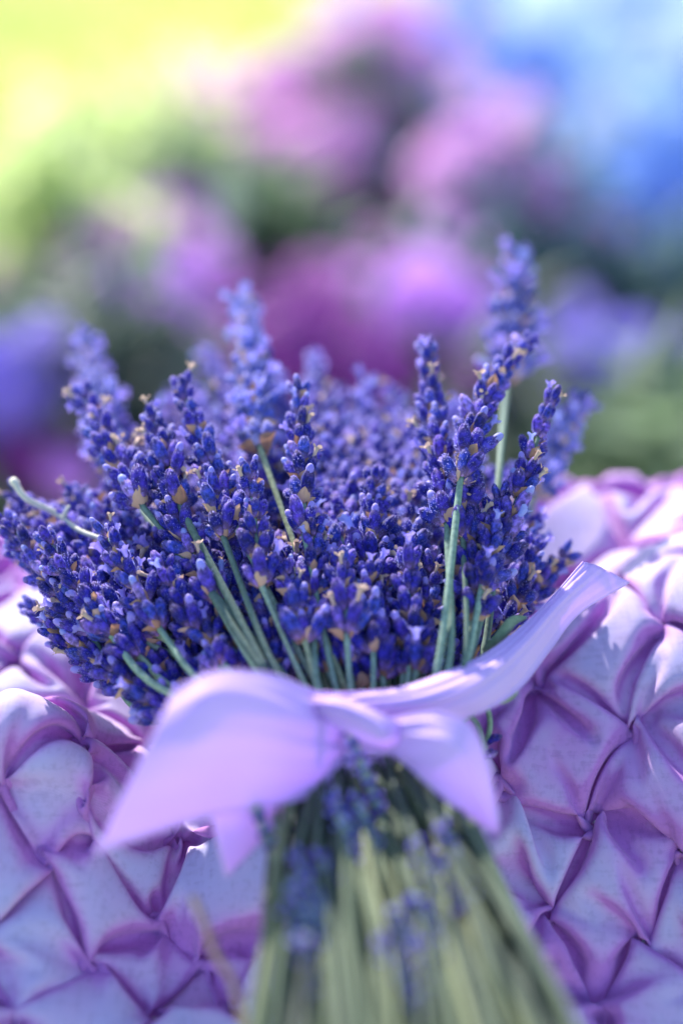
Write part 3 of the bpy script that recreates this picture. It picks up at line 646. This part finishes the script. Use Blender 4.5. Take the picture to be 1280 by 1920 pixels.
# the band that goes round the bundle
ax = Vector(P(690, 1330, 41.3)-P(695, 1480, 40.4)).normalized(); c0 = P(692, 1400, 41.0); sx = Vector((1, 0, 0)); sx = (sx-ax*sx.dot(ax)).normalized(); sy = ax.cross(sx)
V = []; F = []; n = 48
for i in range(n):
    th = 2*PI*i/n
    for j in range(9):
        e = (j-4)/4; r = 1+.03*math.sin(3*th+e*5)+.02*math.sin(11*th+e*9); V.append(Vector(c0+sx*(2.25*r*math.cos(th))+sy*(1.5*r*math.sin(th))+ax*(e*.75))-Vector(RO))
for i in range(n):
    for j in range(8): F.append((i*9+j, i*9+j+1, ((i+1) % n)*9+j+1, ((i+1) % n)*9+j))
o = link('wrap_band', mesh('wrap_band', V, F, M_SATIN), bow); md = o.modifiers.new('cloth_thickness', 'SOLIDIFY'); md.thickness = .0004

# ---------------------------------------------------------------- garden behind
M_LAWN = simple_mat('lawn', [(.3, (.34, .42, .10)), (.55, (.52, .58, .14)), (.75, (.66, .66, .18))], 1.3, .9, 0, 0)
M_GRASS = simple_mat('grass_blade', [(.3, (.38, .48, .10)), (.7, (.62, .68, .18))], 2, .6, .45, 0)
M_SOIL = simple_mat('soil', [(.3, (.03, .022, .02)), (.7, (.07, .05, .04))], 20, .95, 0, .5, .01)
def petal(name, a, b, tr=.62): return simple_mat(name, [(.2, a), (.8, b)], 25, .6, tr, 0)
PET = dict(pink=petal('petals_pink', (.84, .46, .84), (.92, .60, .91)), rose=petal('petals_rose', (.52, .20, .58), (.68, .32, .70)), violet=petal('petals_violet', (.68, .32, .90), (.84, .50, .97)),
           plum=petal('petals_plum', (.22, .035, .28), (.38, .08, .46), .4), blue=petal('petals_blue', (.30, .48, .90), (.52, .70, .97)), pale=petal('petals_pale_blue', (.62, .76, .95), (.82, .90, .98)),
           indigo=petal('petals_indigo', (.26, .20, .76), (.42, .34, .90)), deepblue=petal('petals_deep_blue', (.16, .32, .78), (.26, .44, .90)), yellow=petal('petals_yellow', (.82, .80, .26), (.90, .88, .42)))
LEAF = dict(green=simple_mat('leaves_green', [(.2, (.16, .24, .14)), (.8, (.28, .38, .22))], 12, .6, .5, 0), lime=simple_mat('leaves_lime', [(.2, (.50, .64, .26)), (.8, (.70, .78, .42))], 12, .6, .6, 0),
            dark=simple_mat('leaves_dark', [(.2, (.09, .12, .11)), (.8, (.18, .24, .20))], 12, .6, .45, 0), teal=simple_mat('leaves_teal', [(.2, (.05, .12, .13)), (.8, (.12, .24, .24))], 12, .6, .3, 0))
g = bpy.data.objects.new('ground', mesh('ground', [(-8000, -3000, 0), (8000, -3000, 0), (8000, 15000, 0), (-8000, 15000, 0)], [(0, 1, 2, 3)], M_LAWN, False)); col.objects.link(g); g['kind'] = 'structure'
pts = [(-300, 95), (-60, 80), (300, 85), (420, 330), (120, 345), (20, 300), (-40, 255), (-120, 215), (-320, 200)]
g = bpy.data.objects.new('flower_bed', mesh('flower_bed', [(x, y, .4) for x, y in pts], [tuple(range(len(pts)))], M_SOIL, False)); col.objects.link(g); g['kind'] = 'structure'
def blades(name, n, area, h, mat, label, cat, extra=None):
    x = rng.uniform(area[0], area[1], n); y = rng.uniform(area[2], area[3], n)
    a = rng.uniform(0, 6.28, n); hh = rng.uniform(.6, 1.2, n)*h; lx = rng.normal(0, .25, n)*hh; ly = rng.normal(0, .25, n)*hh; wd = .35
    v = np.stack([np.c_[x-wd*np.cos(a), y-wd*np.sin(a), 0*x], np.c_[x+wd*np.cos(a), y+wd*np.sin(a), 0*x], np.c_[x+lx, y+ly, hh]], 1).reshape(-1, 3)
    f = np.arange(3*n).reshape(n, 3); o = link(name, mesh(name, v, f, mat, False)); o['kind'] = 'stuff'; o['label'] = label; o['category'] = cat
blades('lawn_grass', 60000, (-260, 260, 200, 700), 5, M_GRASS, 'sunlit yellow-green lawn grass beyond the flower bed', 'grass')

def leaf_quads(centers, size, bag, r_, flat=.6):
    for c in centers:
        d = Vector((r_.gauss(0, 1), r_.gauss(0, 1), r_.gauss(0, 1)*flat)).normalized(); q = d.cross(Vector((r_.random(), r_.random(), 1))).normalized(); s = size*r_.uniform(.6, 1.3); c = Vector(c)
        n = d.cross(q)*s*.12
        bag.add([c, c+d*s*.45+q*s*.28+n, c+d*s, c+d*s*.45-q*s*.28+n], [(0, 1, 2, 3)])
def flower_head(kind, c, r, root, ro, r_, n=80):
    r *= .86; b = Bag()
    for i in range(n):
        z = 1-1.8*(i+.5)/n; th = i*2.39996; rr = math.sqrt(max(0, 1-z*z)); nv = Vector((rr*math.cos(th), rr*math.sin(th), z)); p = Vector(c)-Vector(ro)+nv*r*r_.uniform(.85, 1.05)
        t1 = nv.orthogonal().normalized(); t2 = nv.cross(t1); s = r*.36
        for k in range(4):
            a = k*PI/2+r_.uniform(-.2, .2); d = t1*math.cos(a)+t2*math.sin(a); e = nv.cross(d)
            b.add([p, p+d*s*.6+e*s*.4+nv*s*.15, p+d*s+nv*s*.05, p+d*s*.6-e*s*.4+nv*s*.15], [(0, 1, 2, 3)])
    link('flower_head', b.mesh('flower_head', [PET[kind]], False), root)
def plant(label, name, cat, heads, leaf, nleaf, leaf_size, group, seed, spread=1.0):
    """heads: (px, py, distance, radius, petal kind)"""
    r_ = random.Random(seed); cs = [P(*h[:3]) for h in heads]; gx_ = sum(c.x for c in cs)/len(cs); gy_ = sum(c.y for c in cs)/len(cs)+4; ro = Vector((gx_, gy_, 0)); root = thing(name, label, cat, ro, group)
    lv = []; zmax = max(c.z for c in cs)
    for h, c in zip(heads, cs):
        c = Vector((c.x, c.y, max(c.z, h[3]+1))); foot = ro+Vector((r_.uniform(-3, 3), r_.uniform(-3, 3), 0)); path = catmull([foot-ro, (foot+c)*.5-ro+Vector((0, 0, 2)), c-ro], 5); v, f = tube(path, .35, 6)
        link('stem', mesh('stem', v, f, LEAF[leaf]), root); flower_head(h[4], c, h[3], root, ro, r_)
        for q in range(3):
            a = r_.uniform(0, 6.28); e = h[3]*r_.uniform(1.2, 2.1); c2 = c+Vector((math.cos(a)*e, r_.uniform(-3, 3), math.sin(a)*e*.8)); c2.z = max(c2.z, 3)
            flower_head(h[4], c2, h[3]*r_.uniform(.22, .42), root, ro, r_, 26); v2, f2 = tube(catmull([c-ro-Vector((0, 0, h[3])), c2-ro], 3), .2, 5); link('stem', mesh('stem', v2, f2, LEAF[leaf]), root)
        for q in range(nleaf):
            t = r_.uniform(.1, .72); p = at_len(path, plen(path)*t); lv.append(Vector(p)+Vector((r_.gauss(0, h[3]*.8), 4+abs(r_.gauss(0, h[3]*.8)), r_.gauss(0, 2)))*spread)
    b = Bag(); leaf_quads(lv, leaf_size, b, r_); link('foliage', b.mesh('foliage', [LEAF[leaf]], False), root)
def bush(label, name, cx_, cy_, d, rx, rz, leaf, n, size, seed, group='leafy shrubs behind the bouquet'):
    r_ = random.Random(seed); c = P(cx_, cy_, d); ro = Vector((c.x, c.y, 0)); root = thing(name, label, 'shrub', ro, group); lv = []
    clumps = [Vector((r_.gauss(0, .5)*rx, r_.gauss(0, .4)*rx, c.z+r_.gauss(0, .5)*rz)) for _ in range(9)]
    for i in range(n):
        k = r_.choice(clumps); lv.append(k+Vector((r_.gauss(0, .28)*rx, r_.gauss(0, .28)*rx, r_.gauss(0, .28)*rz)))
    for q in lv: q.z = max(q.z, 1)
    b = Bag(); leaf_quads(lv, size, b, r_); link('foliage', b.mesh('foliage', [LEAF[leaf]], False), root)
    for k in clumps[:5]:
        v, f = tube(catmull([(0, 0, 0), k*.5+Vector((0, 0, 1)), k], 4), [.7]*4+[.5]*4+[.3], 6); link('branch', mesh('branch', v, f, LEAF['dark']), root)

PG = 'flowering plants in the bed behind the bouquet'
plant('tall phlox with a broad cloud of pale pink flower heads in the bed', 'phlox_plant', 'phlox', [(450,260,205,7.0,'pink'),(545,200,208,7.5,'pink'),(400,200,210,5,'pink'),(620,310,190,6.5,'pink'),(530,320,195,6.5,'pink'),(610,150,212,6.5,'pink'),(650,250,200,4.5,'pink'),(600,400,186,4,'rose')], 'green', 26, 6, PG, 1)
plant('pink phlox reaching highest against the blue hydrangea', 'phlox_plant', 'phlox', [(690,100,222,7,'pink'),(780,130,220,6,'pink'),(640,80,222,5,'pink'),(720,40,226,5,'pink')], 'green', 20, 6, PG, 2)
plant('pink phlox with round heads below the blue hydrangea', 'phlox_plant', 'phlox', [(870,340,172,6.2,'pink'),(950,350,172,6.2,'pink'),(915,420,170,4,'pink')], 'dark', 6, 6, PG, 3)
plant('low phlox with a pale dusty pink head beside the lime shrub', 'phlox_plant', 'phlox', [(160,480,145,4.4,'pink'),(225,455,148,3.4,'pink')], 'green', 20, 5, PG, 4)
plant('small phlox with a mauve pink head among dark leaves', 'phlox_plant', 'phlox', [(355,490,160,4.4,'violet'),(345,400,170,3.6,'pink')], 'green', 20, 5, PG, 5)
plant('violet phlox showing behind the frosted spike tips of the bouquet', 'phlox_plant', 'phlox', [(285,585,138,5.4,'violet'),(300,660,134,4.2,'violet'),(240,650,134,3.6,'violet'),(360,690,130,3.6,'violet')], 'dark', 12, 5, PG, 6)
plant('bright violet phlox head over the hollow of the bouquet', 'phlox_plant', 'phlox', [(800,600,138,5.0,'violet'),(770,560,142,3,'violet'),(860,580,142,3.4,'violet')], 'dark', 12, 5, PG, 7)
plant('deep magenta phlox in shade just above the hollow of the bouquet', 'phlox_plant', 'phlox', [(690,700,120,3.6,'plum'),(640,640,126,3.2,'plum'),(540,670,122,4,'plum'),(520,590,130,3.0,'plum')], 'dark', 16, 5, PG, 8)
plant('dusky mauve phlox between the violet heads', 'phlox_plant', 'phlox', [(610,560,150,4.2,'rose'),(670,580,148,3.2,'rose')], 'dark', 16, 5, PG, 9)
plant('indigo sage at the photo edge low beside the bouquet', 'sage_plant', 'sage', [(14,715,110,3.6,'indigo'),(-50,740,112,4,'indigo'),(38,690,112,2.4,'indigo')], 'dark', 10, 5, PG, 10)
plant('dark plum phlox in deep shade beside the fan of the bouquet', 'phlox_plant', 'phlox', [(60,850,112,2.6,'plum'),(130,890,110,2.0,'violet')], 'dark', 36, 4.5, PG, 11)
plant('indigo sage behind the blurred leaning spike', 'sage_plant', 'sage', [(1130,710,130,4.2,'indigo'),(1180,670,132,3.4,'indigo'),(1080,670,134,3.2,'indigo')], 'teal', 16, 5, PG, 12)
plant('mauve phlox peeping between the pink head and the deep blue hydrangea', 'phlox_plant', 'phlox', [(1105,455,172,3.8,'pink')], 'teal', 12, 5, PG, 13)
HG = 'blue hydrangea bushes behind the bouquet'
def hyd(label, heads, seed): plant(label, 'hydrangea_bush', 'hydrangea', heads, 'teal', 10, 9, HG, seed, 1.2)
hyd('pale blue hydrangea bush in full bloom at the top corner of the bed', [(1000,40,250,12,'pale'),(1120,50,250,12,'pale'),(1230,70,250,12,'pale'),(1060,150,240,12,'pale'),(1200,190,238,13,'pale'),(1300,150,240,12,'pale'),(920,0,255,12,'blue'),(1120,240,226,9,'pale')], 21)
hyd('mid blue hydrangea bush between the pink phlox and the pale hydrangea', [(860,90,236,10,'blue'),(830,190,228,9,'blue'),(900,230,222,9,'blue'),(980,180,228,10,'blue'),(1060,290,216,8,'blue'),(800,280,220,6,'deepblue')], 22)
hyd('hydrangea bush with rich blue heads above the teal leaves', [(1180,310,210,10,'pale'),(1270,340,208,10,'blue'),(1230,440,198,7.5,'deepblue'),(1110,370,206,7,'blue'),(1060,420,200,6,'blue'),(1290,460,196,7,'deepblue'),(1170,410,202,6,'blue')], 23)
bush('lime green sunlit shrub at the edge of the lawn', 'shrub', 30, 490, 150, 9, 10, 'lime', 1300, 3.5, 31)
bush('soft green shrub between the lawn and the pink phlox', 'shrub', 240, 340, 200, 13, 13, 'lime', 1100, 4.5, 32)
bush('dark leafy shrub in the middle of the bed between pink heads', 'shrub', 750, 400, 205, 9, 18, 'dark', 800, 6, 33)
bush('deep green shrub behind the frosted spike tips', 'shrub', 60, 600, 160, 11, 9, 'green', 700, 4.5, 34)
bush('mid green shrub below the tall phlox cloud', 'shrub', 500, 450, 180, 9, 7, 'green', 600, 5, 35)
bush('teal-leaved shrub under the deep blue hydrangea', 'shrub', 1170, 580, 170, 15, 9, 'teal', 800, 6, 36)
bush('green fern-like shrub just above the cushion crest', 'shrub', 1170, 870, 125, 12, 7, 'green', 800, 5, 37)
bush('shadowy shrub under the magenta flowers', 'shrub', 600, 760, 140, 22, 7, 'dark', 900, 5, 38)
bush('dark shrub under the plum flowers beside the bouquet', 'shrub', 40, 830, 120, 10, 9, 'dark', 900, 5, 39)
n = 0; V = []; F = []
yb = Bag(); r_ = random.Random(5)
for i in range(5500):
    c = Vector((r_.uniform(-150, 10), r_.uniform(270, 520), r_.uniform(4, 8)))
    for k in range(3):
        a = k*2.1+r_.random(); yb.add([c, c+Vector((math.cos(a), math.sin(a), .3))*1.3, c+Vector((math.cos(a+.9), math.sin(a+.9), .3))*1.3], [(0, 1, 2)])
o = link('buttercup_flowers', yb.mesh('buttercup_flowers', [PET['yellow']], False)); o['kind'] = 'stuff'; o['label'] = 'carpet of tiny yellow flowers on the sunny lawn'; o['category'] = 'flowers'
print('buds', count)
